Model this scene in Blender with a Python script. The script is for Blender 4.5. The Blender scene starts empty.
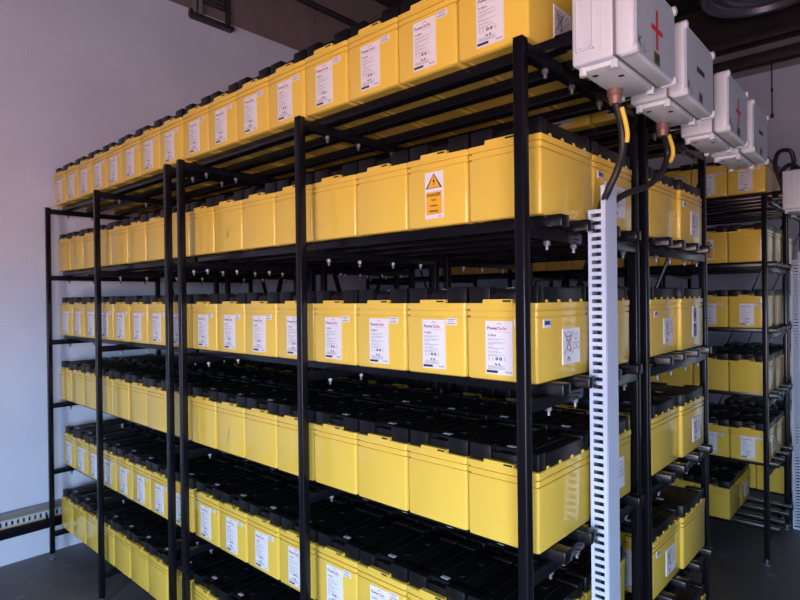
import bpy, bmesh, math, random
from mathutils import Vector, Matrix
random.seed(7)
scene = bpy.context.scene
COL = scene.collection

# ------------------------------------------------------------------ camera
a, b, r = math.radians(42.3544), math.radians(-0.2213), math.radians(-0.6689)
fw = Vector((-math.sin(a)*math.cos(b), math.cos(a)*math.cos(b), math.sin(b)))
rt = Vector((math.cos(a), math.sin(a), 0)); up = rt.cross(fw)
R = math.cos(r)*rt + math.sin(r)*up
U = -math.sin(r)*rt + math.cos(r)*up
cd = bpy.data.cameras.new('camera'); cam = bpy.data.objects.new('camera', cd); COL.objects.link(cam)
cd.sensor_width = 36; cd.lens = 568.48*36/800; cd.clip_start = 0.02
m = Matrix((( R.x, U.x, -fw.x, 4.046), (R.y, U.y, -fw.y, -1.2179), (R.z, U.z, -fw.z, 1.6386), (0, 0, 0, 1)))
cam.matrix_world = m
scene.camera = cam

# ------------------------------------------------------------------ light
scene.view_settings.view_transform = 'Standard'
scene.view_settings.look = 'None'
scene.view_settings.gamma = 1
scene.view_settings.use_curve_mapping = False
scene.view_settings.exposure = -0.29
w = bpy.data.worlds.new('world'); scene.world = w; w.use_nodes = True
nt = w.node_tree; bg = nt.nodes['Background']
# blue sky over sunlit reddish earth; it enters by the doorway behind the camera and an added opening at right
tcw = nt.nodes.new('ShaderNodeTexCoord'); sx = nt.nodes.new('ShaderNodeSeparateXYZ'); mr = nt.nodes.new('ShaderNodeMapRange')
mr.inputs[1].default_value = -0.03; mr.inputs[2].default_value = 0.03
mxw = nt.nodes.new('ShaderNodeMixRGB')
mxw.inputs[1].default_value = (0.92, 0.585, 0.55, 1)      # earth
mxw.inputs[2].default_value = (0.88, 1.20, 1.62, 1)      # sky
nt.links.new(tcw.outputs['Generated'], sx.inputs[0]); nt.links.new(sx.outputs['Z'], mr.inputs[0])
nt.links.new(mr.outputs[0], mxw.inputs[0]); nt.links.new(mxw.outputs[0], bg.inputs[0])
bg.inputs[1].default_value = 22

def area(name, loc, rot, sx, sy, power, col):
    l = bpy.data.lights.new(name, 'AREA'); l.shape = 'RECTANGLE'; l.size = sx; l.size_y = sy
    l.energy = power; l.color = col
    o = bpy.data.objects.new(name, l); o.location = loc; o.rotation_euler = rot; COL.objects.link(o)
    return o
pt = area('doorway_portal', (4.2, -4.0, 1.075), (math.radians(90), 0, 0), 1.3, 2.15, 1, (1, 1, 1))
pt.data.cycles.is_portal = True
pt = area('fill_opening_portal', (5.5, -2.5, 1.5), (math.radians(90), 0, math.radians(90)), 1.6, 1.1, 1, (1, 1, 1))  # unseen right-wall opening, added for cool fill on the rack ends
pt.data.cycles.is_portal = True

# ------------------------------------------------------------------ materials
def mat(name, col, rough=0.5, metal=0.0, noise=None, bump=None, spec=0.5, coat=0.0):
    """noise=(scale, amount) mottles the colour, bump=(scale, strength) adds fine relief"""
    M = bpy.data.materials.new(name); M.use_nodes = True
    nt = M.node_tree; p = nt.nodes['Principled BSDF']
    p.inputs['Base Color'].default_value = (*col, 1)
    p.inputs['Roughness'].default_value = rough
    p.inputs['Metallic'].default_value = metal
    p.inputs['Specular IOR Level'].default_value = spec
    p.inputs['Coat Weight'].default_value = coat
    tc = nt.nodes.new('ShaderNodeTexCoord')
    if noise:
        n = nt.nodes.new('ShaderNodeTexNoise'); n.inputs['Scale'].default_value = noise[0]; n.inputs['Detail'].default_value = 6
        nt.links.new(tc.outputs['Object'], n.inputs['Vector'])
        cr = nt.nodes.new('ShaderNodeValToRGB')
        k = noise[1]
        cr.color_ramp.elements[0].position = 0.3; cr.color_ramp.elements[1].position = 0.7
        cr.color_ramp.elements[0].color = (*[c*(1-k) for c in col], 1)
        cr.color_ramp.elements[1].color = (*[min(1, c*(1+k)) for c in col], 1)
        nt.links.new(n.outputs['Fac'], cr.inputs['Fac'])
        nt.links.new(cr.outputs['Color'], p.inputs['Base Color'])
    if bump:
        n2 = nt.nodes.new('ShaderNodeTexNoise'); n2.inputs['Scale'].default_value = bump[0]; n2.inputs['Detail'].default_value = 4
        nt.links.new(tc.outputs['Object'], n2.inputs['Vector'])
        bp = nt.nodes.new('ShaderNodeBump'); bp.inputs['Strength'].default_value = bump[1]; bp.inputs['Distance'].default_value = 0.004
        nt.links.new(n2.outputs['Fac'], bp.inputs['Height'])
        nt.links.new(bp.outputs['Normal'], p.inputs['Normal'])
    return M

YEL = mat('yellow_plastic', (0.80, 0.56, 0.085), 0.13, noise=(3, 0.04), bump=(14, 0.02))
LID = mat('black_plastic', (0.005, 0.005, 0.007), 0.40, spec=0.35, bump=(150, 0.1))
SLOT = mat('dark_slot', (0.006, 0.005, 0.004), 0.8)
PAPER = mat('label_paper', (0.80, 0.80, 0.84), 0.45)
INK = mat('black_ink', (0.03, 0.03, 0.04), 0.6)
GREYINK = mat('grey_ink', (0.34, 0.34, 0.40), 0.6)
RED = mat('red_ink', (0.55, 0.03, 0.05), 0.6)
BLUE = mat('blue_ink', (0.03, 0.07, 0.42), 0.6)
SIGNY = mat('sign_yellow', (0.90, 0.45, 0.02), 0.5)
STEEL = mat('black_powder_coat', (0.006, 0.006, 0.009), 0.22, spec=0.28)
ZINC = mat('zinc_bolt', (0.20, 0.20, 0.22), 0.4, 0.6)
WHITEBOX = mat('white_enclosure', (0.64, 0.70, 0.74), 0.38, noise=(8, 0.03))
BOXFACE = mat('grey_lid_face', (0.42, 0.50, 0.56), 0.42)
BACKBAND = mat('grey_band', (0.26, 0.26, 0.27), 0.7, noise=(3, 0.15))
GASKET = mat('gasket_grey', (0.20, 0.20, 0.21), 0.7)
GLAND = mat('copper_gland', (0.24, 0.13, 0.105), 0.42, 0.35)
CABLE = mat('cable_rubber', (0.012, 0.012, 0.013), 0.45)
SLEEVE = mat('yellow_sleeve', (0.80, 0.58, 0.06), 0.5)
DUCT = mat('duct_grey_white', (0.54, 0.62, 0.76), 0.4)
GREEN = mat('green_sticker', (0.10, 0.16, 0.03), 0.5)
TRAYG = mat('tray_grey', (0.24, 0.24, 0.26), 0.45, 0.3)
BEIGE = mat('beige_cable', (0.55, 0.42, 0.22), 0.5)
DARKSTEEL = mat('dark_steel', (0.035, 0.033, 0.038), 0.5, 0.2, noise=(12, 0.3))
BROWN = mat('brown_cladding', (0.21, 0.17, 0.175), 0.7, noise=(2.5, 0.16), bump=(60, 0.2))
CEIL = mat('dark_ceiling', (0.030, 0.026, 0.027), 0.8, noise=(2, 0.3))
VENT = mat('vent_metal', (0.20, 0.20, 0.24), 0.35, 0.5)

def wall_mat():
    M = mat('painted_blockwork', (0.60, 0.585, 0.70), 0.7)
    nt = M.node_tree; p = nt.nodes['Principled BSDF']
    tc = nt.nodes.new('ShaderNodeTexCoord')
    sep = nt.nodes.new('ShaderNodeSeparateXYZ'); cb = nt.nodes.new('ShaderNodeCombineXYZ')
    add = nt.nodes.new('ShaderNodeMath'); add.operation = 'ADD'
    nt.links.new(tc.outputs['Object'], sep.inputs[0])
    nt.links.new(sep.outputs['X'], add.inputs[0]); nt.links.new(sep.outputs['Y'], add.inputs[1])
    nt.links.new(add.outputs[0], cb.inputs['X']); nt.links.new(sep.outputs['Z'], cb.inputs['Y'])
    br = nt.nodes.new('ShaderNodeTexBrick'); br.inputs['Scale'].default_value = 1.0
    br.inputs['Brick Width'].default_value = 0.6; br.inputs['Row Height'].default_value = 0.3
    br.inputs['Mortar Size'].default_value = 0.006; br.inputs['Mortar Smooth'].default_value = 1.0
    nt.links.new(cb.outputs[0], br.inputs['Vector'])
    n = nt.nodes.new('ShaderNodeTexNoise'); n.inputs['Scale'].default_value = 1.7; n.inputs['Detail'].default_value = 5
    nt.links.new(tc.outputs['Object'], n.inputs['Vector'])
    cr = nt.nodes.new('ShaderNodeValToRGB')
    cr.color_ramp.elements[0].position = 0.3; cr.color_ramp.elements[1].position = 0.72
    cr.color_ramp.elements[0].color = (0.64, 0.69, 0.86, 1); cr.color_ramp.elements[1].color = (0.73, 0.79, 0.95, 1)
    nt.links.new(n.outputs['Fac'], cr.inputs['Fac']); nt.links.new(cr.outputs[0], p.inputs['Base Color'])
    n2 = nt.nodes.new('ShaderNodeTexNoise'); n2.inputs['Scale'].default_value = 45; n2.inputs['Detail'].default_value = 5
    nt.links.new(tc.outputs['Object'], n2.inputs['Vector'])
    mx = nt.nodes.new('ShaderNodeMath'); mx.operation = 'MULTIPLY_ADD'
    nt.links.new(br.outputs['Fac'], mx.inputs[0]); mx.inputs[1].default_value = -0.6
    nt.links.new(n2.outputs['Fac'], mx.inputs[2])
    bp = nt.nodes.new('ShaderNodeBump'); bp.inputs['Strength'].default_value = 0.22; bp.inputs['Distance'].default_value = 0.006
    nt.links.new(mx.outputs[0], bp.inputs['Height']); nt.links.new(bp.outputs[0], p.inputs['Normal'])
    return M
WALL = wall_mat()

def floor_mat():
    M = mat('concrete_floor', (0.10, 0.10, 0.105), 0.42)
    nt = M.node_tree; p = nt.nodes['Principled BSDF']
    tc = nt.nodes.new('ShaderNodeTexCoord')
    n = nt.nodes.new('ShaderNodeTexNoise'); n.inputs['Scale'].default_value = 2.2; n.inputs['Detail'].default_value = 8; n.inputs['Roughness'].default_value = 0.65
    nt.links.new(tc.outputs['Object'], n.inputs['Vector'])
    cr = nt.nodes.new('ShaderNodeValToRGB')
    cr.color_ramp.elements[0].position = 0.3; cr.color_ramp.elements[1].position = 0.75
    cr.color_ramp.elements[0].color = (0.078, 0.074, 0.078, 1); cr.color_ramp.elements[1].color = (0.155, 0.148, 0.155, 1)
    nt.links.new(n.outputs['Fac'], cr.inputs['Fac'])
    # pale scuffs
    n3 = nt.nodes.new('ShaderNodeTexNoise'); n3.inputs['Scale'].default_value = 11; n3.inputs['Detail'].default_value = 3
    nt.links.new(tc.outputs['Object'], n3.inputs['Vector'])
    cr3 = nt.nodes.new('ShaderNodeValToRGB'); cr3.color_ramp.elements[0].position = 0.63; cr3.color_ramp.elements[1].position = 0.74
    cr3.color_ramp.elements[0].color = (0, 0, 0, 1); cr3.color_ramp.elements[1].color = (0.6, 0.6, 0.6, 1)
    nt.links.new(n3.outputs['Fac'], cr3.inputs['Fac'])
    mix = nt.nodes.new('ShaderNodeMixRGB'); mix.inputs[2].default_value = (0.26, 0.26, 0.27, 1)
    nt.links.new(cr3.outputs[0], mix.inputs[0]); nt.links.new(cr.outputs[0], mix.inputs[1])
    nt.links.new(mix.outputs[0], p.inputs['Base Color'])
    rr = nt.nodes.new('ShaderNodeMapRange'); rr.inputs[3].default_value = 0.32; rr.inputs[4].default_value = 0.6
    nt.links.new(n.outputs['Fac'], rr.inputs[0]); nt.links.new(rr.outputs[0], p.inputs['Roughness'])
    bp = nt.nodes.new('ShaderNodeBump'); bp.inputs['Strength'].default_value = 0.15; bp.inputs['Distance'].default_value = 0.004
    n4 = nt.nodes.new('ShaderNodeTexNoise'); n4.inputs['Scale'].default_value = 30
    nt.links.new(tc.outputs['Object'], n4.inputs['Vector'])
    nt.links.new(n4.outputs['Fac'], bp.inputs['Height']); nt.links.new(bp.outputs[0], p.inputs['Normal'])
    return M
FLOOR = floor_mat()
FROST = mat('frosted_glass', (0.5, 0.55, 0.6), 0.6)
_p = FROST.node_tree.nodes['Principled BSDF']; _p.inputs['Emission Color'].default_value = (0.75, 0.9, 1.0, 1); _p.inputs['Emission Strength'].default_value = 0.6
GREYWALL = mat('grey_render', (0.22, 0.21, 0.23), 0.8, noise=(2, 0.15), bump=(40, 0.2))

# ------------------------------------------------------------------ mesh helpers
class MB:
    """collects shapes; build() links them as one mesh object"""
    def __init__(s): s.v = []; s.f = []; s.m = []
    def raw(s, vs, fs, mi=0):
        n = len(s.v); s.v += [tuple(q) for q in vs]; s.f += [tuple(n+i for i in f) for f in fs]; s.m += [mi]*len(fs); return s
    def box(s, x0, x1, y0, y1, z0, z1, mi=0, bev=0.0, seg=2):
        if bev <= 0:
            v = [(x0,y0,z0),(x1,y0,z0),(x1,y1,z0),(x0,y1,z0),(x0,y0,z1),(x1,y0,z1),(x1,y1,z1),(x0,y1,z1)]
            return s.raw(v, [(0,3,2,1),(4,5,6,7),(0,1,5,4),(1,2,6,5),(2,3,7,6),(3,0,4,7)], mi)
        bm = bmesh.new(); bmesh.ops.create_cube(bm, size=1)
        for q in bm.verts:
            q.co = Vector(((x0+x1)/2+q.co.x*(x1-x0), (y0+y1)/2+q.co.y*(y1-y0), (z0+z1)/2+q.co.z*(z1-z0)))
        bmesh.ops.bevel(bm, geom=bm.edges[:], offset=bev, segments=seg, affect='EDGES', profile=0.5)
        return s.bm(bm, mi)
    def bm(s, bm, mi=0, M=None):
        bm.verts.index_update()
        s.raw([(M @ q.co) if M else q.co for q in bm.verts], [[q.index for q in f.verts] for f in bm.faces], mi); bm.free(); return s
    def bar(s, p, q, wx, wz, mi=0, upv=(0,0,1), bev=0.0):
        p, q = Vector(p), Vector(q); d = q-p; L = d.length; d.normalize()
        u = Vector(upv).cross(d)
        if u.length < 1e-6: u = Vector((1,0,0)).cross(d)
        u.normalize(); t = d.cross(u)
        M = Matrix(((u.x,t.x,d.x,p.x),(u.y,t.y,d.y,p.y),(u.z,t.z,d.z,p.z),(0,0,0,1)))
        g = MB(); g.box(-wx/2, wx/2, -wz/2, wz/2, 0, L, 0, bev)
        return s.raw([M @ Vector(c) for c in g.v], g.f, mi)
    def cyl(s, p, q, r0, r1=None, n=12, mi=0):
        p, q = Vector(p), Vector(q); r1 = r0 if r1 is None else r1
        d = (q-p).normalized(); u = d.orthogonal().normalized(); t = d.cross(u)
        vs = [p+(u*math.cos(2*math.pi*i/n)+t*math.sin(2*math.pi*i/n))*r0 for i in range(n)]
        vs += [q+(u*math.cos(2*math.pi*i/n)+t*math.sin(2*math.pi*i/n))*r1 for i in range(n)]
        fs = [(i, (i+1)%n, n+(i+1)%n, n+i) for i in range(n)] + [tuple(range(n-1,-1,-1)), tuple(range(n, 2*n))]
        return s.raw(vs, fs, mi)
    def tube(s, pts, rad, n=10, mi=0):
        P = [Vector(q) for q in pts]; rings = []; u = None
        for i, q in enumerate(P):
            d = (P[min(i+1, len(P)-1)]-P[max(i-1, 0)]).normalized()
            u = d.orthogonal().normalized() if u is None else (u-d*u.dot(d)).normalized()
            t = d.cross(u)
            rings.append([q+(u*math.cos(2*math.pi*k/n)+t*math.sin(2*math.pi*k/n))*rad for k in range(n)])
        vs = [c for rg in rings for c in rg]; fs = []
        for i in range(len(P)-1):
            fs += [(i*n+k, i*n+(k+1)%n, (i+1)*n+(k+1)%n, (i+1)*n+k) for k in range(n)]
        fs += [tuple(range(n-1,-1,-1)), tuple((len(P)-1)*n+k for k in range(n))]
        return s.raw(vs, fs, mi)
    def mesh(s, name, mats, smooth=35):
        me = bpy.data.meshes.new(name); me.from_pydata(s.v, [], s.f); me.validate()
        for q in (mats if isinstance(mats, (list, tuple)) else [mats]): me.materials.append(q)
        if len(s.m) == len(me.polygons): me.polygons.foreach_set('material_index', s.m)
        if smooth:
            me.polygons.foreach_set('use_smooth', [True]*len(me.polygons))
            me.set_sharp_from_angle(angle=math.radians(smooth))
        me.update(); return me
    def build(s, name, mats, parent=None, smooth=35, loc=None):
        return link(name, s.mesh(name, mats, smooth), parent, loc)

def link(name, me, parent=None, loc=None):
    o = bpy.data.objects.new(name, me); COL.objects.link(o)
    if parent: o.parent = parent
    if loc is not None: o.location = loc
    return o
def thing(name, label, cat, loc=(0,0,0), group=None, rz=0):
    o = bpy.data.objects.new(name, None); COL.objects.link(o); o.empty_display_size = 0.05
    o.location = loc; o.rotation_euler = (0, 0, rz)
    return tag(o, label, cat, group)
def tag(o, label, cat, group=None):
    o['label'] = label; o['category'] = cat
    if group: o['group'] = group
    return o
def struct(o, label=None):
    o['kind'] = 'structure'
    if label: o['label'] = label
    return o
def spline(pts, n=8):
    P = [Vector(q) for q in pts]; P = [P[0]*2-P[1]]+P+[P[-1]*2-P[-2]]; out = []
    for i in range(1, len(P)-2):
        for k in range(n):
            t = k/n
            out.append(0.5*((2*P[i])+(P[i+1]-P[i-1])*t+(2*P[i-1]-5*P[i]+4*P[i+1]-P[i+2])*t*t+(3*P[i]-P[i-1]-3*P[i+1]+P[i+2])*t**3))
    out.append(P[-2]); return out

# flat print in the x-z plane, facing -y
_tc = {}
def text_geo(body, bold=0.0):
    if (body, bold) in _tc: return _tc[body, bold]
    cu = bpy.data.curves.new('lettering', 'FONT'); cu.body = body; cu.resolution_u = 2; cu.offset = bold
    o = bpy.data.objects.new('lettering', cu); me = bpy.data.meshes.new_from_object(o)
    vs = [tuple(q.co) for q in me.vertices]; fs = [tuple(p.vertices) for p in me.polygons]
    bpy.data.objects.remove(o); bpy.data.curves.remove(cu); bpy.data.meshes.remove(me)
    _tc[body, bold] = (vs, fs); return vs, fs
def put_text(mb, body, x, z, y, height=None, width=None, mi=0, center=False, bold=0.0):
    vs, fs = text_geo(body, bold)
    x0 = min(q[0] for q in vs); x1 = max(q[0] for q in vs); z0 = min(q[1] for q in vs); z1 = max(q[1] for q in vs)
    k = height/(z1-z0) if height else width/(x1-x0)
    kx = width/(x1-x0) if width else k
    ox = x-(x1-x0)*kx/2 if center else x
    mb.raw([(ox+(q[0]-x0)*kx, y, z+(q[1]-z0)*k) for q in vs], fs, mi)
def quad(mb, x0, x1, z0, z1, y, mi=0):
    mb.raw([(x0,y,z0),(x1,y,z0),(x1,y,z1),(x0,y,z1)], [(0,1,2,3)], mi)
def stroke(mb, p, q, wd, y, mi):
    (x0,z0),(x1,z1) = p, q; dx, dz = x1-x0, z1-z0; L = math.hypot(dx,dz); nx, nz = -dz/L*wd/2, dx/L*wd/2
    v = [(x0-nx,y,z0-nz),(x1-nx,y,z1-nz),(x1+nx,y,z1+nz),(x0+nx,y,z0+nz)]
    mb.raw(v, [(0,1,2,3)], mi)
def ring(mb, cx, cz, r0, r1, y, mi, n=14, sz=1.0):
    v = []; 
    for i in range(n):
        c, s_ = math.cos(2*math.pi*i/n), math.sin(2*math.pi*i/n); v += [(cx+c*r0,y,cz+s_*r0*sz),(cx+c*r1,y,cz+s_*r1*sz)]
    mb.raw(v, [(2*i, 2*i+1, (2*i+3)%(2*n), (2*i+2)%(2*n)) for i in range(n)], mi)

# ------------------------------------------------------------------ the room
XL, XR, YF, YB, ZC = -0.17, 5.5, -4.0, 5.7, 4.78
ZW = 3.93                                        # white paint ends here
struct(MB().box(XL-0.2, XR+0.2, YF-0.2, YB+0.2, -0.1, 0).build('floor', FLOOR))
struct(MB().box(XL-0.2, XR+0.2, YF-0.2, YB+0.2, ZC, ZC+0.12).build('ceiling', CEIL))
struct(MB().box(XL-0.2, XL, YF-0.2, YB+0.2, 0, ZW).build('wall_left', WALL))
g = MB()
g.box(XR, XR+0.2, YF, -3.3, 0, ZC); g.box(XR, XR+0.2, -1.7, YB+0.2, 0, ZC); g.box(XR, XR+0.2, -3.3, -1.7, 0, 0.95); g.box(XR, XR+0.2, -3.3, -1.7, 2.05, ZC)  # gap left in this wall is added to let in cool side light
struct(g.build('wall_right', WALL))
g = MB()
g.box(XL-0.2, 3.55, YF-0.2, YF, 0, ZC); g.box(4.85, XR+0.2, YF-0.2, YF, 0, ZC); g.box(3.55, 4.85, YF-0.2, YF, 2.15, ZC)
struct(g.build('wall_front', GREYWALL))
g = MB()
g.box(XL, 3.62, YB, YB+0.2, 0, ZW); g.box(4.40, XR, YB, YB+0.2, 0, ZW); g.box(3.62, 4.40, YB, YB+0.2, 2.5, ZW)
struct(g.build('wall_back', WALL))
# frosted window at the end of the aisle, lit from outside
win = struct(MB().box(3.56, 3.62, YB-0.02, YB+0.1, 0.0, 2.56, bev=0.004).box(4.40, 4.46, YB-0.02, YB+0.1, 0.0, 2.56, bev=0.004).box(3.62, 4.40, YB-0.02, YB+0.1, 2.5, 2.56, bev=0.004).build('window_1', TRAYG), 'frosted window at the end of the aisle')
for q in range(3):
    MB().box(3.62, 4.40, YB+0.05, YB+0.06, q*0.8334, (q+1)*0.8334).build('pane', FROST, win)
    MB().box(3.62, 4.40, YB+0.03, YB+0.05, q*0.8334, q*0.8334+0.035, bev=0.003).build('glazing_bar', TRAYG, win)
# upper walls: brown cladding panels with open joints
up_l = struct(MB().box(XL-0.2, XL-0.03, YF-0.2, YB+0.2, ZW, ZC).build('trim_1', DARKSTEEL), 'dark backing behind the brown panels above the white left wall')
edges = [YF, -2.1, -0.6, 0.72, 2.262, 2.755, 3.9, YB]
for y0, y1 in zip(edges[:-1], edges[1:]):
    MB().box(XL-0.03, XL-0.004, y0+0.004, y1-0.004, ZW+0.001, ZC-0.001, bev=0.002, seg=1).build('panel', BROWN, up_l)
up_b = struct(MB().box(XL-0.2, XR+0.2, YB+0.03, YB+0.2, ZW, 4.33).build('trim_2', BACKBAND), 'grey band above the white back wall')
struct(MB().box(XL, XR, YB-0.10, YB+0.03, 4.005, 4.115, bev=0.004).build('trim_3', DARKSTEEL), 'dark steel beam along the top of the back wall')
struct(MB().box(XL, XR, YB-0.14, YB+0.03, 4.225, 4.32, bev=0.004).build('trim_4', DARKSTEEL), 'upper dark steel beam under the ceiling at the back wall')
struct(MB().box(XL-0.03, XR+0.2, YB, YB+0.2, 4.33, ZC).build('trim_5', CEIL), 'dark strip above the upper beam at the back wall')
g = MB().tube([(XL+0.03, YF, 4.40), (XL+0.03, YB, 4.40)], 0.028, 12)
tag(g.build('conduit_pipe', DARKSTEEL), 'dark conduit pipe running along the brown panels high on the left wall', 'pipe')

# hanging rod on the back wall
t = thing('hanging_rod', 'thin dark rod hanging down the pale back wall at upper right', 'rod', (2.95, YB-0.02, 3.47))
MB().cyl((0,0,0), (0,0,0.54), 0.006, n=8).build('rod', DARKSTEEL, t)
MB().cyl((0,0,-0.03), (0,0,0.01), 0.014, n=8).build('weight', DARKSTEEL, t)
MB().cyl((0,0,0.24), (0,0,0.27), 0.011, n=8).build('coupling', DARKSTEEL, t)

# round ceiling vent
t = thing('ceiling_vent', 'large round dark metal vent dish hanging under the ceiling at top right', 'vent', (3.04, 4.80, 4.36))
def lathe(prof, n=48):
    g = MB(); k = len(prof)
    for i in range(n):
        an = 2*math.pi*i/n
        g.v += [(rr*math.cos(an), rr*math.sin(an), zz) for rr, zz in prof]
    for i in range(n):
        j = (i+1) % n
        for q in range(k-1):
            g.f.append((i*k+q, i*k+q+1, j*k+q+1, j*k+q)); g.m.append(0)
    return g
lathe([(0.50,0.10),(0.52,0.04),(0.50,0.0),(0.46,0.005),(0.44,0.05),(0.42,0.06)]).build('rim', VENT, t)
lathe([(0.42,0.06),(0.33,0.03),(0.30,0.05),(0.22,0.02),(0.19,0.045),(0.11,0.015),(0.001,0.02)]).build('cone', VENT, t)
lathe([(0.50,0.10),(0.30,0.20),(0.20,0.24),(0.20,0.44)]).build('neck', DARKSTEEL, t)

# strut bracket high on the left wall
t = thing('strut_bracket', 'dark steel strut bracket with mesh fixed high on the left wall', 'bracket', (XL, 1.17, 3.86))
for yy in (-0.155, -0.105, 0.14):
    MB().box(0.01, 0.05, yy-0.014, yy+0.014, 0.02, 0.60, bev=0.003).build('upright', TRAYG if yy < 0.1 else DARKSTEEL, t)
MB().box(0.005, 0.075, -0.185, 0.175, -0.01, 0.022, bev=0.003).build('base_channel', DARKSTEEL, t)
MB().box(0.02, 0.06, -0.20, -0.18, -0.005, 0.05, bev=0.003).build('hook', DARKSTEEL, t)
MB().box(0.004, 0.03, -0.09, 0.125, 0.022, 0.03).build('ledge', TRAYG, t)
g = MB()
for i in range(9):
    g.cyl((0.035, -0.07+i*0.022, 0.135), (0.035, -0.07+i*0.022, 0.42), 0.005, n=6)
for i in range(8):
    g.cyl((0.04, -0.08, 0.14+i*0.035), (0.04, 0.115, 0.14+i*0.035), 0.006, n=6)
g.build('mesh_panel', DARKSTEEL, t)

# cable tray low on the left wall
t = thing('cable_tray', 'grey slotted cable tray on a black channel low along the left wall', 'cable tray', (XL+0.001, 0, 0.0))
Y0, Y1 = -1.2, 1.4
MB().box(0.0, 0.075, Y0, Y1, 0.185, 0.245, bev=0.003).build('channel', STEEL, t)
MB().box(0.0, 0.055, Y0, Y1, 0.296, 0.333, bev=0.003).build('cover', TRAYG, t)
g = MB()
g.box(0.052, 0.055, Y0, Y1, 0.247, 0.257); g.box(0.052, 0.055, Y0, Y1, 0.284, 0.295)
n = 84
for i in range(n):
    yy = Y0+(Y1-Y0)*i/n; g.box(0.052, 0.055, yy, yy+0.018, 0.257, 0.284)
g.build('slotted_side', DUCT, t)
MB().box(0.0, 0.03, Y0, Y1, 0.247, 0.295).build('back_plate', DARKSTEEL, t)
for zz, xx in ((0.250, 0.060), (0.297, 0.060)):
    MB().tube([(xx, Y0, zz), (xx, Y1, zz)], 0.0045, 8).build('thin_cable', BEIGE, t)
for i in range(10):
    yy = -1.1+i*0.26
    MB().box(0.05, 0.068, yy-0.006, yy+0.006, 0.24, 0.268, bev=0.002).build('clip', STEEL, t)
for yy in (-1.0, 0.1, 1.2):
    MB().box(0.0, 0.05, yy-0.02, yy+0.02, 0.14, 0.185, bev=0.003).build('wall_bracket', STEEL, t)

# ------------------------------------------------------------------ rack frames
ZB = [2.2607, 1.8365, 1.4266, 1.0215, 0.5991, 0.2008]     # battery base level of each shelf
ML, MID = 1.645, 0.82
PW = 0.0275
YP0, YP1 = -0.049, 0.652
RAILY = (0.070, 0.217, 0.395, 0.560)
me_post = MB().box(-PW/2, PW/2, -PW/2, PW/2, 0.035, 2.236, bev=0.004, seg=3).mesh('post', STEEL)
me_foot = MB().cyl((0,0,0), (0,0,0.008), 0.021, n=14).cyl((0,0,0.008), (0,0,0.04), 0.007, n=10).mesh('foot', ZINC)
me_rail = MB().box(-0.05, ML+0.05, -0.021, 0.021, -0.030, 0, bev=0.003).mesh('rail', STEEL)
me_cross = MB().box(-0.013, 0.013, YP0, YP1, -0.062, -0.031, bev=0.003).mesh('crossbar', STEEL)
g = MB().cyl((0,0,-0.072), (0,0,-0.060), 0.0085, n=6); g.cyl((0,0,-0.084), (0,0,-0.070), 0.0045, n=8)
me_bolt = g.mesh('bolt', ZINC)
me_cap = MB().box(-0.0125, 0.0125, -0.0125, 0.0125, 2.236, 2.2385).mesh('end_cap', LID)
def rack(label, x, y, bolts=True, group='black battery rack frames'):
    t = thing('battery_rack', label, 'rack', (x, y, 0), group)
    for px in (0, MID, ML):
        for py in (YP0, YP1):
            link('post', me_post, t, (px, py, 0)); link('foot', me_foot, t, (px, py, 0)); link('end_cap', me_cap, t, (px, py, 0))
    for z in ZB:
        for ry in RAILY: link('rail', me_rail, t, (0, ry, z))
        for px in (0, MID, ML):
            link('crossbar', me_cross, t, (px, 0, z))
            if bolts:
                for ry in RAILY: link('bolt', me_bolt, t, (px, ry, z))
    for x0, z0, x1, z1 in ((0, 2.15, MID, 0.15), (MID, 0.15, ML, 2.15)):
        MB().bar((x0, YP1+0.018, z0), (x1, YP1+0.018, z1), 0.006, 0.028, upv=(0,1,0)).build('brace', STEEL, t)
    return t
XA1, XA2 = -0.045, 1.722
YA, YBK, YCK, YDK = 0.0, 0.781, 2.845, 3.625
rack('black steel rack frame nearest the camera, carrying the right half of the front batteries', XA2, YA)
rack('black steel rack frame beside the left wall, carrying the left half of the front batteries', XA1, YA)
rack('black steel rack frame standing directly behind the nearest frame, back to back', XA2+0.004, YBK)
rack('black steel rack frame by the left wall, behind the front left frame', XA1, YBK)
rack('black steel rack frame across the aisle, its end post at far right', XA2-0.004, YCK)
rack('black steel rack frame across the aisle, its left half by the wall', XA1-0.004, YCK, False)
rack('black steel rack frame farthest back, behind the one across the aisle', XA2-0.004, YDK, False)

# ------------------------------------------------------------------ batteries
BW, BD, BH = 0.2085, 0.2930, 0.1964
def rrect(hx, hy, rad, n=3):
    pts = []
    for cx, cy, a0 in ((hx-rad, hy-rad, 0), (-hx+rad, hy-rad, 90), (-hx+rad, -hy+rad, 180), (hx-rad, -hy+rad, 270)):
        for i in range(n+1):
            an = math.radians(a0+90*i/n); pts.append((cx+rad*math.cos(an), cy+rad*math.sin(an)))
    return pts
def loft(g, rings, mi=0, cap0=True, cap1=True):
    n = len(rings[0]); base = len(g.v)
    for rg in rings: g.v += rg
    for i in range(len(rings)-1):
        for k in range(n):
            g.f.append((base+i*n+k, base+i*n+(k+1)%n, base+(i+1)*n+(k+1)%n, base+(i+1)*n+k)); g.m.append(mi)
    if cap0: g.f.append(tuple(base+k for k in range(n-1, -1, -1))); g.m.append(mi)
    if cap1: g.f.append(tuple(base+(len(rings)-1)*n+k for k in range(n))); g.m.append(mi)
HX, HY = BW/2, BD/2
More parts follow.
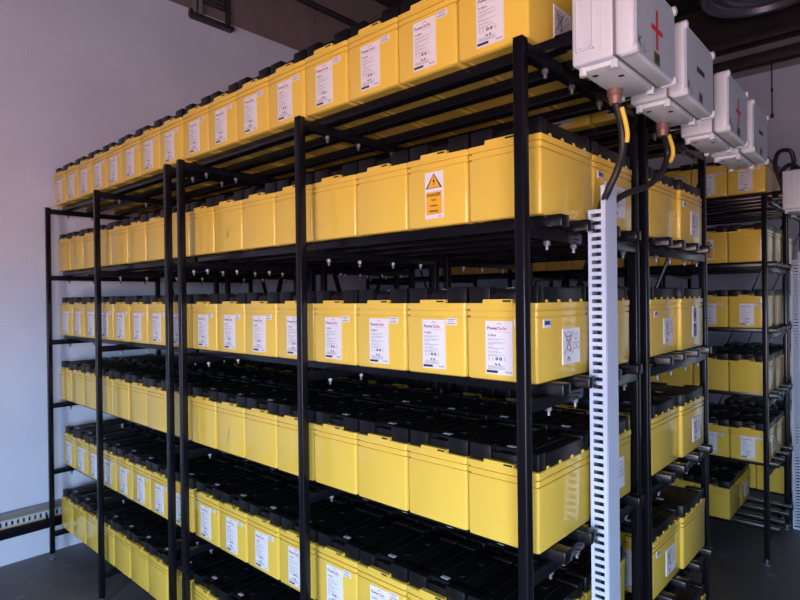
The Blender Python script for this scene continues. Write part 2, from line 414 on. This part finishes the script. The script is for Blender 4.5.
def case_mesh():
    g = MB()
    prof = [(0.004,0.022),(0.004,0.020),(0.000,0.017),(0.000,0.007),(0.003,0.003),(0.008,0.0022),(0.159,0.0012),(0.1595,0.0060),(0.1635,0.0060),
            (0.164,0.0008),(0.1755,0.0008),(0.176,0.006),(0.180,0.006),(0.1805,-0.0003),(0.1955,-0.0003),(BH,0.0008),(BH,0.008)]
    loft(g, [[(x, y, z) for x, y in rrect(HX-i, HY-i, 0.0075)] for z, i in prof])
    # grip tabs, front and back, with a dark slot
    for sg in (-1, 1):
        yo, yi = sg*(HY+0.0028), sg*(HY-0.012)
        x0, x1 = (-0.052, 0.038)
        pts = [(x0, 0.186), (x1, 0.186), (x1, 0.2055), (x0+0.004, 0.2055)]
        vs = [(px*-sg if sg > 0 else px, yo, pz) for px, pz in pts] + [(px*-sg if sg > 0 else px, yi, pz) for px, pz in pts]
        g.raw(vs, [(0,1,2,3),(7,6,5,4),(0,4,5,1),(1,5,6,2),(2,6,7,3),(3,7,4,0)], 0)
        q0, q1 = (0.010, 0.034)
        if sg > 0: q0, q1 = -q1, -q0
        ys = sg*(HY+0.0034)
        g.box(q0, q1, min(ys, yi), max(ys, yi), 0.1985, 0.2030, 1)
        p0, p1 = (-0.046, 0.004)
        if sg > 0: p0, p1 = -p1, -p0
    # teeth on the long sides that lock the lid
    for sx in (-1, 1):
        for yy in (-0.095, -0.03, 0.035, 0.10):
            xo, xi = sx*(HX-0.0010), sx*(HX-0.010)
            vs = [(xo, yy-0.007, 0.195), (xo, yy+0.007, 0.195), (xo, yy+0.004, 0.2035), (xo, yy-0.004, 0.2035)]
            vs += [(xi, p[1], p[2]) for p in vs]
            g.raw(vs, [(0,1,2,3),(7,6,5,4),(0,4,5,1),(1,5,6,2),(2,6,7,3),(3,7,4,0)], 0)
    return g.mesh('case', [YEL, SLOT])
def lid_mesh():
    g = MB(); x0, x1 = -HX+0.004, HX-0.004; y0, y1 = -HY+0.010, HY-0.010
    g.box(x0, x1, y0+0.026, y1-0.026, 0.190, 0.2335, bev=0.003)
    for sg in (-1, 1):
        f = lambda p, q: (p, q) if sg < 0 else (-q, -p)
        ya, yb = (y0, y0+0.034) if sg < 0 else (y1-0.034, y1)
        xa, xb = f(x0, -0.036); g.box(xa, xb, ya, yb, 0.190, 0.2385, bev=0.003)
        xa, xb = f(-0.022, 0.036); g.box(xa, xb, ya+0.004, yb, 0.190, 0.2245, bev=0.003)
        xa, xb = f(0.036, x1); g.box(xa, xb, ya, yb, 0.190, 0.2385, bev=0.003)
        xa, xb = f(-0.040, -0.018); g.box(xa, xb, ya+0.010, yb, 0.190, 0.220)
    # moulded ribs and vent plugs on top
    for xx in (-0.06, -0.018, 0.06):
        g.box(xx-0.0025, xx+0.0025, -0.080, 0.085, 0.232, 0.2362, bev=0.001, seg=1)
    for yy in (-0.05, 0.05):
        g.cyl((0.03, yy, 0.232), (0.03, yy, 0.2368), 0.014, n=12)
    return g.mesh('lid', LID)
def data_label_mesh():
    # origin at the battery's base centre, printed on the front
    g = MB(); X0, X1, Z0, Z1 = -0.043, 0.036, 0.016, 0.151
    g.box(X0, X1, -HY-0.0006, -HY+0.0022, Z0, Z1, 0)
    y = -HY-0.0010; W_ = X1-X0
    put_text(g, 'Power', X0+0.006, Z1-0.0225, y, height=0.0088, width=0.031, mi=1, bold=0.02)
    put_text(g, 'Safe', X0+0.038, Z1-0.0225, y, height=0.0088, width=0.024, mi=2, bold=0.01)
    for i in range(6):                       # red swoosh above the name
        t0, t1 = i/6, (i+1)/6
        p = lambda t: (X0+0.034+0.014*t, Z1-0.0095+0.004*math.sin(t*3.1))
        stroke(g, p(t0), p(t1), 0.0014, y, 2)
    stroke(g, (X0+0.028, Z1-0.0275), (X1-0.006, Z1-0.0275), 0.0007, y, 3)
    put_text(g, '3-100-4', X0+0.007, Z1-0.0395, y, height=0.0064, width=0.024, mi=1, bold=0.02)
    zz = Z1-0.046
    for i, wd in enumerate((0.050, 0.032, 0, 0.052, 0.044, 0.018, 0, 0.016, 0.050, 0.034, 0, 0.030, 0.042, 0, 0.046, 0.030)):
        if wd:
            x = X0+0.007; rnd = random.Random(i)
            while x < X0+0.007+wd:           # lines of small print as word-length dashes
                l = rnd.uniform(0.003, 0.009); quad(g, x, min(x+l, X0+0.007+wd), zz, zz+0.0013, y, 3); x += l+0.0012
        zz -= 0.00285
    zs = Z0+0.038                            # row of symbols
    for i, xx in enumerate((0.010, 0.021, 0.0335, 0.0445, 0.056)):
        x = X0+xx
        if i in (2, 3): ring(g, x, zs+0.002, 0.0016, 0.0042, y, 1)
        else:
            stroke(g, (x-0.002, zs-0.004), (x+0.001, zs+0.008), 0.0008, y, 3); stroke(g, (x+0.003, zs-0.004), (x, zs+0.008), 0.0008, y, 3)
            stroke(g, (x-0.002, zs), (x+0.003, zs), 0.0008, y, 3)
    stroke(g, (X0+0.028, zs-0.0105), (X0+0.034, zs-0.0135), 0.0034, y, 1); ring(g, X0+0.041, zs-0.012, 0.0010, 0.0030, y, 1)
    for k in range(4):
        quad(g, X0+0.007, X0+0.007+(0.05, 0.052, 0.044, 0.05)[k], Z0+0.0135+k*0.0026, Z0+0.0146+k*0.0026, y, 3)
    quad(g, X0+0.003, X0+0.036, Z0+0.004, Z0+0.0105, y, 1)
    put_text(g, 'EnerSys', X1-0.021, Z0+0.005, y, height=0.0052, width=0.018, mi=1, bold=0.02)
    return g.mesh('data_label', [PAPER, INK, RED, GREYINK], 0)
def sticker_mesh():
    g = MB(); X0, Z0 = 0.041, 0.137
    g.box(X0, X0+0.034, -HY-0.0006, -HY+0.0022, Z0, Z0+0.019, 0); y = -HY-0.0010
    quad(g, X0+0.003, X0+0.031, Z0+0.0135, Z0+0.0165, y, 1); quad(g, X0+0.006, X0+0.026, Z0+0.009, Z0+0.0108, y, 1)
    quad(g, X0+0.003, X0+0.031, Z0+0.003, Z0+0.0062, y, 1)
    return g.mesh('sticker', [PAPER, GREYINK], 0)
def lid_sticker_mesh():
    g = MB().box(-0.010, 0.016, -HY+0.046, -HY+0.060, 0.2330, 0.2345, 0)
    g.box(-0.004, 0.008, -HY+0.051, -HY+0.055, 0.2335, 0.23465, 1)
    return g.mesh('lid_sticker', [PAPER, GREYINK], 0)
def turn_side(g):                            # from the -y print plane to the +x side
    g.v = [(-(y+HY)+HX, x, z) for x, y, z in g.v]; return g
def bin_label_mesh():                        # crossed-out bin, recycling loop and Pb
    g = MB(); X0, X1, Z0, Z1 = -0.016, 0.082, 0.036, 0.128
    g.box(X0, X1, -HY-0.0006, -HY+0.0024, Z0, Z1, 0); y = -HY-0.0010; c = X0+0.032
    wd = 0.0022
    stroke(g, (c-0.026, Z1-0.008), (c+0.024, Z1-0.066), wd, y, 1); stroke(g, (c+0.026, Z1-0.008), (c-0.024, Z1-0.066), wd, y, 1)
    for p, q in (((-0.014,-0.020),(0.014,-0.020)), ((-0.013,-0.020),(-0.008,-0.056)), ((0.013,-0.020),(0.008,-0.056)), ((-0.008,-0.056),(0.008,-0.056)), ((-0.012,-0.030),(0.012,-0.030))):
        stroke(g, (c+p[0], Z1+p[1]), (c+q[0], Z1+q[1]), wd*0.8, y, 1)
    ring(g, c, Z1-0.016, 0.011, 0.0128, y, 1, sz=0.6); ring(g, c+0.007, Z1-0.058, 0.002, 0.004, y, 1)
    put_text(g, 'Pb', c, Z0+0.007, y, height=0.0125, mi=1, center=True, bold=0.02)
    c2 = X0+0.075
    for k in range(3):
        an = math.radians(90+120*k); px, pz = c2+0.0115*math.cos(an), Z1-0.038+0.0165*math.sin(an)
        ring(g, px, pz, 0.0085, 0.0100, y, 1, n=10)
    return turn_side(g).mesh('bin_label', [PAPER, INK], 0)
def side_sticker_mesh(yc=-0.098):
    g = MB(); g.box(yc-0.018, yc+0.018, -HY-0.0006, -HY+0.0024, 0.135, 0.155, 0); y = -HY-0.0010
    quad(g, yc-0.015, yc+0.015, 0.141, 0.152, y, 1); quad(g, yc-0.010, yc+0.008, 0.145, 0.148, y, 0)
    return turn_side(g).mesh('side_sticker', [PAPER, mat('blue_grey_ink', (0.10, 0.16, 0.38), 0.6)], 0)
def logo_label_mesh():
    g = MB(); c = 0.022
    g.box(c-0.024, c+0.024, -HY-0.0006, -HY+0.0024, 0.043, 0.165, 0); y = -HY-0.0010
    ring(g, c, 0.131, 0.0, 0.019, y, 1, sz=1.5); ring(g, c, 0.131, 0.012, 0.0145, y-0.0002, 0, sz=1.6)
    quad(g, c-0.020, c+0.020, 0.048, 0.096, y, 1)
    for k in range(4): quad(g, c-0.014, c+0.012, 0.056+k*0.009, 0.0582+k*0.009, y-0.0002, 0)
    return turn_side(g).mesh('logo_label', [PAPER, BLUE], 0)
def warning_mesh():
    g = MB(); X0, X1, Z0, Z1 = -0.036, 0.026, 0.033, 0.163
    g.box(X0, X1, -HY-0.0006, -HY+0.0022, Z0, Z1, 0); y = -HY-0.0010; c = (X0+X1)/2
    tri = lambda k, yy, mi: g.raw([(c-0.027*k, yy, 0.1175-0.006*(k-1)), (c+0.027*k, yy, 0.1175-0.006*(k-1)), (c, yy, 0.1585+0.014*(k-1))], [(0,1,2)], mi)
    tri(1.04, y, 1); tri(0.78, y-0.0002, 2)
    g.raw([(c+0.003, y-0.0004, 0.1500), (c-0.005, y-0.0004, 0.1355), (c-0.0005, y-0.0004, 0.1360), (c-0.002, y-0.0004, 0.1215),
           (c+0.0055, y-0.0004, 0.1395), (c+0.001, y-0.0004, 0.1388)], [(0,1,2,5),(5,2,3,4)], 1)
    quad(g, X0+0.004, X1-0.004, 0.0435, 0.1075, y, 2)
    for i, s_ in enumerate(('DANGER', 'High', 'voltage', 'battery')):
        put_text(g, s_, c, 0.0945-i*0.0155, y-0.0003, height=0.0088 if i != 3 else 0.0105, mi=1, center=True, bold=0.03)
    quad(g, X1-0.016, X1-0.005, Z0+0.003, Z0+0.0055, y, 3)
    g.v = [(q[0], q[1], q[2]-0.010) for q in g.v]
    return g.mesh('warning_sign', [PAPER, INK, SIGNY, GREYINK], 0)
def scribble_mesh(kind):
    g = MB(); y = -HY+0.0002
    if kind == 0:
        stroke(g, (-0.005, 0.085), (0.004, 0.055), 0.0022, y, 0); stroke(g, (0.004, 0.055), (0.022, 0.092), 0.0022, y, 0)
    else:
        stroke(g, (-0.018, 0.045), (0.004, 0.105), 0.0016, y, 0)
    return g.mesh('pen_mark', [INK], 0)

M_CASE, M_LID, M_DATA, M_STK, M_LSTK = case_mesh(), lid_mesh(), data_label_mesh(), sticker_mesh(), lid_sticker_mesh()
M_BIN, M_SSTK, M_LOGO, M_WARN = bin_label_mesh(), side_sticker_mesh(), logo_label_mesh(), warning_mesh()
ORD = ['', 'first', 'second', 'third', 'fourth', 'fifth', 'sixth', 'seventh', 'eighth']
SHELF = ['top shelf', 'second-highest shelf', 'third-highest shelf', 'third-lowest shelf', 'second-lowest shelf', 'bottom shelf']
def where(i):                                # i = 1..16 counted from the left
    if i == 1: return 'leftmost'
    if i == 16: return 'rightmost'
    return ORD[i]+' from left' if i <= 8 else ORD[17-i]+' from right'
def battery(label, x, y, z, sx=1.0, data=False, group='', extra=()):
    t = thing('battery', label, 'battery', (x, y, z), group)
    jig = random.uniform(-1, 1)
    t.scale = (sx, 1, 1); t.rotation_euler = (0, 0, math.radians(0.25*jig)); t.location.y += random.uniform(-0.0015, 0.0015)
    link('case', M_CASE, t); link('lid', M_LID, t); link('lid_sticker', M_LSTK, t)
    if data: link('data_label', M_DATA, t); link('sticker', M_STK, t)
    for nm, me in extra: link(nm, me, t)
    return t
# near rack: each shelf has its own start, pitch and setback
ROWS = [(-0.0965, 0.2150, 0.0168, 0.0034), (-0.1069, 0.2181, -0.0023, 0.0226), (0.0, 0.21, 0.0168, 0.0),
        (-0.0107, 0.2109, 0.0168, -0.0065), (-0.0271, 0.21, 0.0168, 0.0151), (-0.0143, 0.2094, 0.0168, -0.0064)]
DP = 0.2976
BIN = ('bin_label', M_BIN); SST = ('side_sticker', M_SSTK); LOGO = ('logo_label', M_LOGO)
END_NEAR = {(0,0): (BIN,), (1,1): (SST, BIN), (2,0): (SST, BIN), (2,1): (LOGO,), (3,1): (BIN,), (4,0): (SST, BIN), (4,1): (LOGO,), (5,1): (SST, BIN)}
END_MID = {(0,0): (SST,), (1,1): (SST, BIN), (2,0): (SST, BIN), (2,1): (LOGO,), (3,1): (BIN,), (4,0): (SST, BIN), (5,1): (BIN,)}
for k, (x0, pw, gap, yo) in enumerate(ROWS):
    for i in range(1, 17):
        x = x0+(i-0.5)*pw+(gap if i > 8 else 0)
        odd = k in (0, 2, 4)
        for j in (0, 1):
            ex = list(END_NEAR.get((k, j), ())) if i == 16 else []
            if j == 0:
                if odd: lab = f'yellow battery with white data label, {where(i)} in front row, {SHELF[k]}, near rack'
                else: lab = f'plain-fronted yellow battery, {where(i)} in front row, {SHELF[k]}, near rack'
                if (k, i) == (1, 15): ex.append(('warning_sign', M_WARN)); lab = 'yellow battery bearing the danger high voltage sign, second-highest shelf of near rack'
                if (k, i) == (1, 10): ex.append(('pen_mark', scribble_mesh(0)))
                if (k, i) == (3, 10): ex.append(('pen_mark', scribble_mesh(1)))
            else:
                lab = f'yellow battery behind the {where(i)} front battery, {SHELF[k]}, near rack'
                lab = lab.replace('the leftmost', 'the leftmost').replace('from left front', 'from left front')
            battery(lab, x, yo+DP*j+HY+0.001, ZB[k], pw/0.2105, odd and j == 0, 'batteries on the near rack', ex)
# middle rack, back to back with the near one
YB0 = 0.7755
for k in range(6):
    for i in range(1, 17):
        x = (i-0.5)*0.21+(0.0168 if i > 8 else 0)+0.002
        for j in (0, 1):
            if j == 0 and k >= 4 and i < 11: continue
            if j == 1 and i < 13: continue
            ex = END_MID.get((k, j), ()) if i == 16 else ()
            nm = 'front' if j == 0 else 'back'
            battery(f'yellow battery in {nm} row of the middle rack, {where(i)}, {SHELF[k]}', x+0.011*j, YB0+DP*j+HY, ZB[k], 1.0, k in (0, 2, 4) and j == 0, 'batteries on the middle rack', ex)
# rack across the aisle and the one behind it
for k in range(6):
    for i in range(1, 17):
        x = 3.366-(16-i+0.5)*0.2105
        for j in (0, 1):
            if j == 0 and i < (5 if k == 1 else 11): continue
            if j == 1 and i < 14: continue
            if k == 5 and i == 16: continue
            ex = []
            if j == 0 and (k, i) == (1, 15): ex.append(('warning_sign', M_WARN))
            if i == 16 and k == 4 and j == 0: ex.append(BIN)
            if k == 5 and i == 15 and j == 1: ex.append(BIN)
            nm = 'front' if j == 0 else 'back'
            lab = f'yellow battery in {nm} row across the aisle, {where(i)}, {SHELF[k]}'
            if j == 0 and (k, i) == (1, 15): lab = 'yellow battery with danger sign on the rack across the aisle'
            battery(lab, x, YCK+DP*j+HY, ZB[k], 1.0, k in (0, 2, 4) and j == 0, 'batteries across the aisle', ex)
    for i in (15, 16):
        x = 3.366-(16-i+0.5)*0.2105
        battery(f'yellow battery on the farthest rack, {where(i)}, {SHELF[k]}', x, YDK+HY, ZB[k], 1.0, False, 'batteries on the farthest rack')

# ------------------------------------------------------------------ white switch boxes on the rack end
def letters(g, body, x, z, h, y, mi): put_text(g, body, x, z, y, height=h, mi=mi, bold=0.0)
BXW, BXH, XB0, XB1 = 0.278, 0.186, 3.47, 3.609
def plusx(g):                                # print drawn in x-z at y=0 facing -y -> facing +x
    g.v = [(-y, x, z) for x, y, z in g.v]; return g
def switch_box(label, x, y, z, sign, grp='white switch boxes'):
    t = thing('switch_box', label, 'switch box', (x, y, z), grp)
    D = XB1-XB0; jd = D*0.70
    MB().box(0, jd, 0, BXW, 0.002, BXH, bev=0.008, seg=3).build('body', WHITEBOX, t)
    MB().box(jd-0.004, jd+0.003, 0.0015, BXW-0.0015, 0.0035, BXH-0.0015).build('gasket', GASKET, t)
    ld = MB().box(jd+0.001, D, -0.002, BXW+0.002, 0.0, BXH+0.002, bev=0.009, seg=3).build('lid', WHITEBOX, t)
    for yy in (0.010, BXW-0.010):
        for zz in (0.008, BXH-0.008):
            MB().cyl((jd+0.012, yy, zz), (D+0.004, yy, zz), 0.0115, n=14).cyl((D+0.004, yy, zz), (D+0.006, yy, zz), 0.008, n=14).build('lid_bolt', WHITEBOX, t)
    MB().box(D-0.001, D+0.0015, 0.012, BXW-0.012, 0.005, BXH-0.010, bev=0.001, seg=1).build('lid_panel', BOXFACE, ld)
    MB().box(-0.054, 0.001, 0.020, 0.056, 0.066, 0.098, bev=0.004).build('mounting_bracket', STEEL, t)
    # recessed panel on the near side, with two screws
    sp = MB(); px0, px1, pz0, pz1 = 0.012, 0.052, 0.030, BXH-0.016
    for q0, q1, s0, s1 in ((px0, px1, pz0, pz0+0.003), (px0, px1, pz1-0.003, pz1), (px0, px0+0.003, pz0, pz1), (px1-0.003, px1, pz0, pz1)):
        sp.box(q0, q1, -0.0035, 0.002, s0, s1, bev=0.0008, seg=1)
    sp.build('side_frame', WHITEBOX, t)
    for xx in (0.021, 0.043):
        MB().cyl((xx, -0.005, pz0+0.010), (xx, 0.002, pz0+0.010), 0.0045, n=10).build('side_screw', WHITEBOX, t)
    MB().box(0.068, 0.071, -0.0012, 0.002, 0.02, BXH-0.01).build('side_rib', WHITEBOX, t)
    # gland plate underneath with bolts, two blind holes
    pl = MB().box(0.010, jd-0.004, 0.022, BXW-0.022, -0.008, 0.006, bev=0.003).build('gland_plate', WHITEBOX, t)
    for xx in (0.016, jd-0.010):
        for yy in (0.026, BXW-0.026):
            MB().cyl((xx, yy, -0.016), (xx, yy, 0.002), 0.0085, n=6).build('plate_bolt', WHITEBOX, pl)
    for xx, yy in ((0.030, 0.060), (0.074, 0.100)):
        MB().box(xx-0.006, xx+0.006, yy-0.006, yy+0.006, -0.0086, -0.004).build('knockout', SLOT, pl)
    # markings on the front
    g = MB(); X = 0.0
    if sign == '+':
        quad(g, BXW*0.5-0.038, BXW*0.5+0.038, 0.081, 0.093, 0, 0); quad(g, BXW*0.5-0.007, BXW*0.5+0.007, 0.042, 0.132, -0.0001, 0)
        mk = [RED, INK]
    else:
        quad(g, BXW*0.5-0.036, BXW*0.5+0.036, 0.085, 0.100, 0, 0); mk = [INK, INK]
    def face(gg): plusx(gg); gg.v = [(q[0]+D+0.0021, q[1], q[2]) for q in gg.v]; return gg
    face(g).build('polarity_mark', mk[:1], t, 0)
    for ch, yy, zz, hh in (('K', 0.022, 0.018, 0.024), ('L', 0.054, 0.014, 0.018)):
        g = MB(); letters(g, ch, yy, zz, hh, 0, 0); face(g).build('letter', INK, t, 0)
    g = MB(); quad(g, 0.118, 0.156, 0.008, 0.036, 0, 0); quad(g, 0.126, 0.148, 0.014, 0.030, -0.0003, 1); plusx(g); g.v = [(q[0]+D+0.0022, q[1], q[2]) for q in g.v]
    g.build('square_sticker', [GREEN if sign == '+' else GASKET, INK], t, 0)
    return t
YSB = (-0.002, 0.350, 0.792, 1.154)
ZSB = 2.152
sb_labels = ['nearest white switch box with large red plus, on the rack end',
             'white switch box with black minus, second from the camera on the rack end',
             'white switch box with red plus, third from the camera on the rack end',
             'farthest white switch box of the row, with black minus, on the rack end']
for y, lab, sg in zip(YSB, sb_labels, '+-+-'): switch_box(lab, XB0, y, ZSB, sg)
# copper cable glands are parts of the first two boxes' cables
def cable(label, pts, mark=True, rad=0.0092, marker=None):
    t = thing('power_cable', label, 'cable', pts[0], 'black power cables')
    o = Vector(pts[0]); P = [q-o for q in spline(pts)]
    MB().tube(P, rad, 12).build('jacket', CABLE, t)
    MB().cyl((0,0,0.002), (0,0,-0.018), 0.0185, n=18).cyl((0,0,-0.018), (0,0,-0.021), 0.0165, n=18).cyl((0,0,-0.021), (0,0,-0.038), 0.0165, 0.0135, n=18).build('gland', GLAND, t)
    if marker:
        MB().tube([Vector(q)-o for q in spline(marker, 6)], 0.0058, 8).build('marker_sleeve', SLEEVE, t)
    return t
def boxp(k, x, y): return (XB0+x, YSB[k]+y, ZSB+0.002)
cable('black cable from the nearest white box curving down into the slotted duct',
      [(3.498, 0.176, 2.146), (3.498, 0.179, 2.119), (3.5, 0.196, 2.086), (3.5, 0.214, 2.053), (3.495, 0.229, 2.006), (3.475, 0.246, 1.962), (3.447, 0.254, 1.913), (3.418, 0.272, 1.868), (3.414, 0.282, 1.8), (3.414, 0.282, 1.2), (3.414, 0.282, 0.05)],
      marker=[(3.512, 0.181, 2.099), (3.515, 0.198, 2.066), (3.514, 0.212, 2.040), (3.511, 0.216, 2.020)])
cable('black cable from the second white box sweeping back to the slotted duct',
      [(3.49, 0.555, 2.146), (3.49, 0.557, 2.121), (3.49, 0.584, 2.096), (3.488, 0.604, 2.062), (3.482, 0.579, 2.013), (3.475, 0.529, 1.977), (3.462, 0.484, 1.952), (3.445, 0.413, 1.93), (3.428, 0.36, 1.905), (3.416, 0.325, 1.872), (3.414, 0.306, 1.80), (3.414, 0.304, 1.2), (3.414, 0.304, 0.05)],
      marker=[(3.502, 0.572, 2.112), (3.503, 0.600, 2.083), (3.502, 0.608, 2.060), (3.498, 0.596, 2.038)])

# ------------------------------------------------------------------ slotted cable duct on the rack end
def duct(label, x0, x1, y0, y1, z0, ztop, zcov):
    t = thing('slotted_duct', label, 'cable duct', (x0, y0, z0), 'slotted cable ducts')
    W_, D_, Hh = x1-x0, y1-y0, ztop-z0
    for yy in (0, D_-0.002):
        g = MB(); g.box(0, W_*0.20, yy, yy+0.002, 0, Hh); g.box(W_*0.86, W_, yy, yy+0.002, 0, Hh)
        n = int(Hh/0.0208); s0 = Hh-n*0.0208
        g.box(W_*0.20, W_*0.86, yy, yy+0.002, 0, max(s0, 0.004))
        for i in range(n):
            zz = s0+i*0.0208; g.box(W_*0.20, W_*0.86, yy, yy+0.002, zz+0.0102, zz+0.0208)
        g.build('slotted_side', DUCT, t, 0)
    MB().box(0, 0.002, 0.002, D_-0.002, 0, Hh).build('back', DUCT, t, 0)
    g = MB().box(W_, W_+0.003, -0.002, D_+0.002, 0, zcov-z0, bev=0.001, seg=1)
    g.box(W_-0.010, W_+0.002, -0.002, -0.0004, 0, zcov-z0-0.01); g.box(W_-0.010, W_+0.002, D_+0.0004, D_+0.002, 0, zcov-z0-0.01)
    g.build('cover', DUCT, t, 0)
    return t
duct('pale grey slotted cable duct standing upright against the near rack end', 3.390, 3.437, 0.256, 0.326, 0.0, 1.868, 1.940)
duct('pale grey slotted cable duct on the rack end across the aisle', 3.392, 3.444, 3.53, 3.61, 0.0, 1.868, 1.935)

# far box with cable loop, across the aisle
t = switch_box('white switch box with a black cable loop on the far rack', 3.45, 2.83, 2.135, '-', 'white switch boxes')
t.scale = (1, 1, 1.25)
c = thing('power_cable', 'black cable looping over the white box on the far rack', 'cable', (3.48, 2.94, 2.35), 'black power cables')
MB().tube(spline([(0.0,0.02,0.02), (0.01,0.03,0.10), (-0.01,0.02,0.16), (-0.06,-0.02,0.15), (-0.075,-0.04,0.07), (-0.05,-0.03,-0.03), (-0.03,0.0,-0.12)]), 0.0125, 10).build('jacket', CABLE, c)
MB().tube(spline([(0.03,0.02,0.02), (0.03,0.03,0.05), (0.0,0.0,0.07), (-0.03,-0.02,0.05), (-0.05,-0.03,0.0)]), 0.0125, 10).build('jacket', CABLE, c)
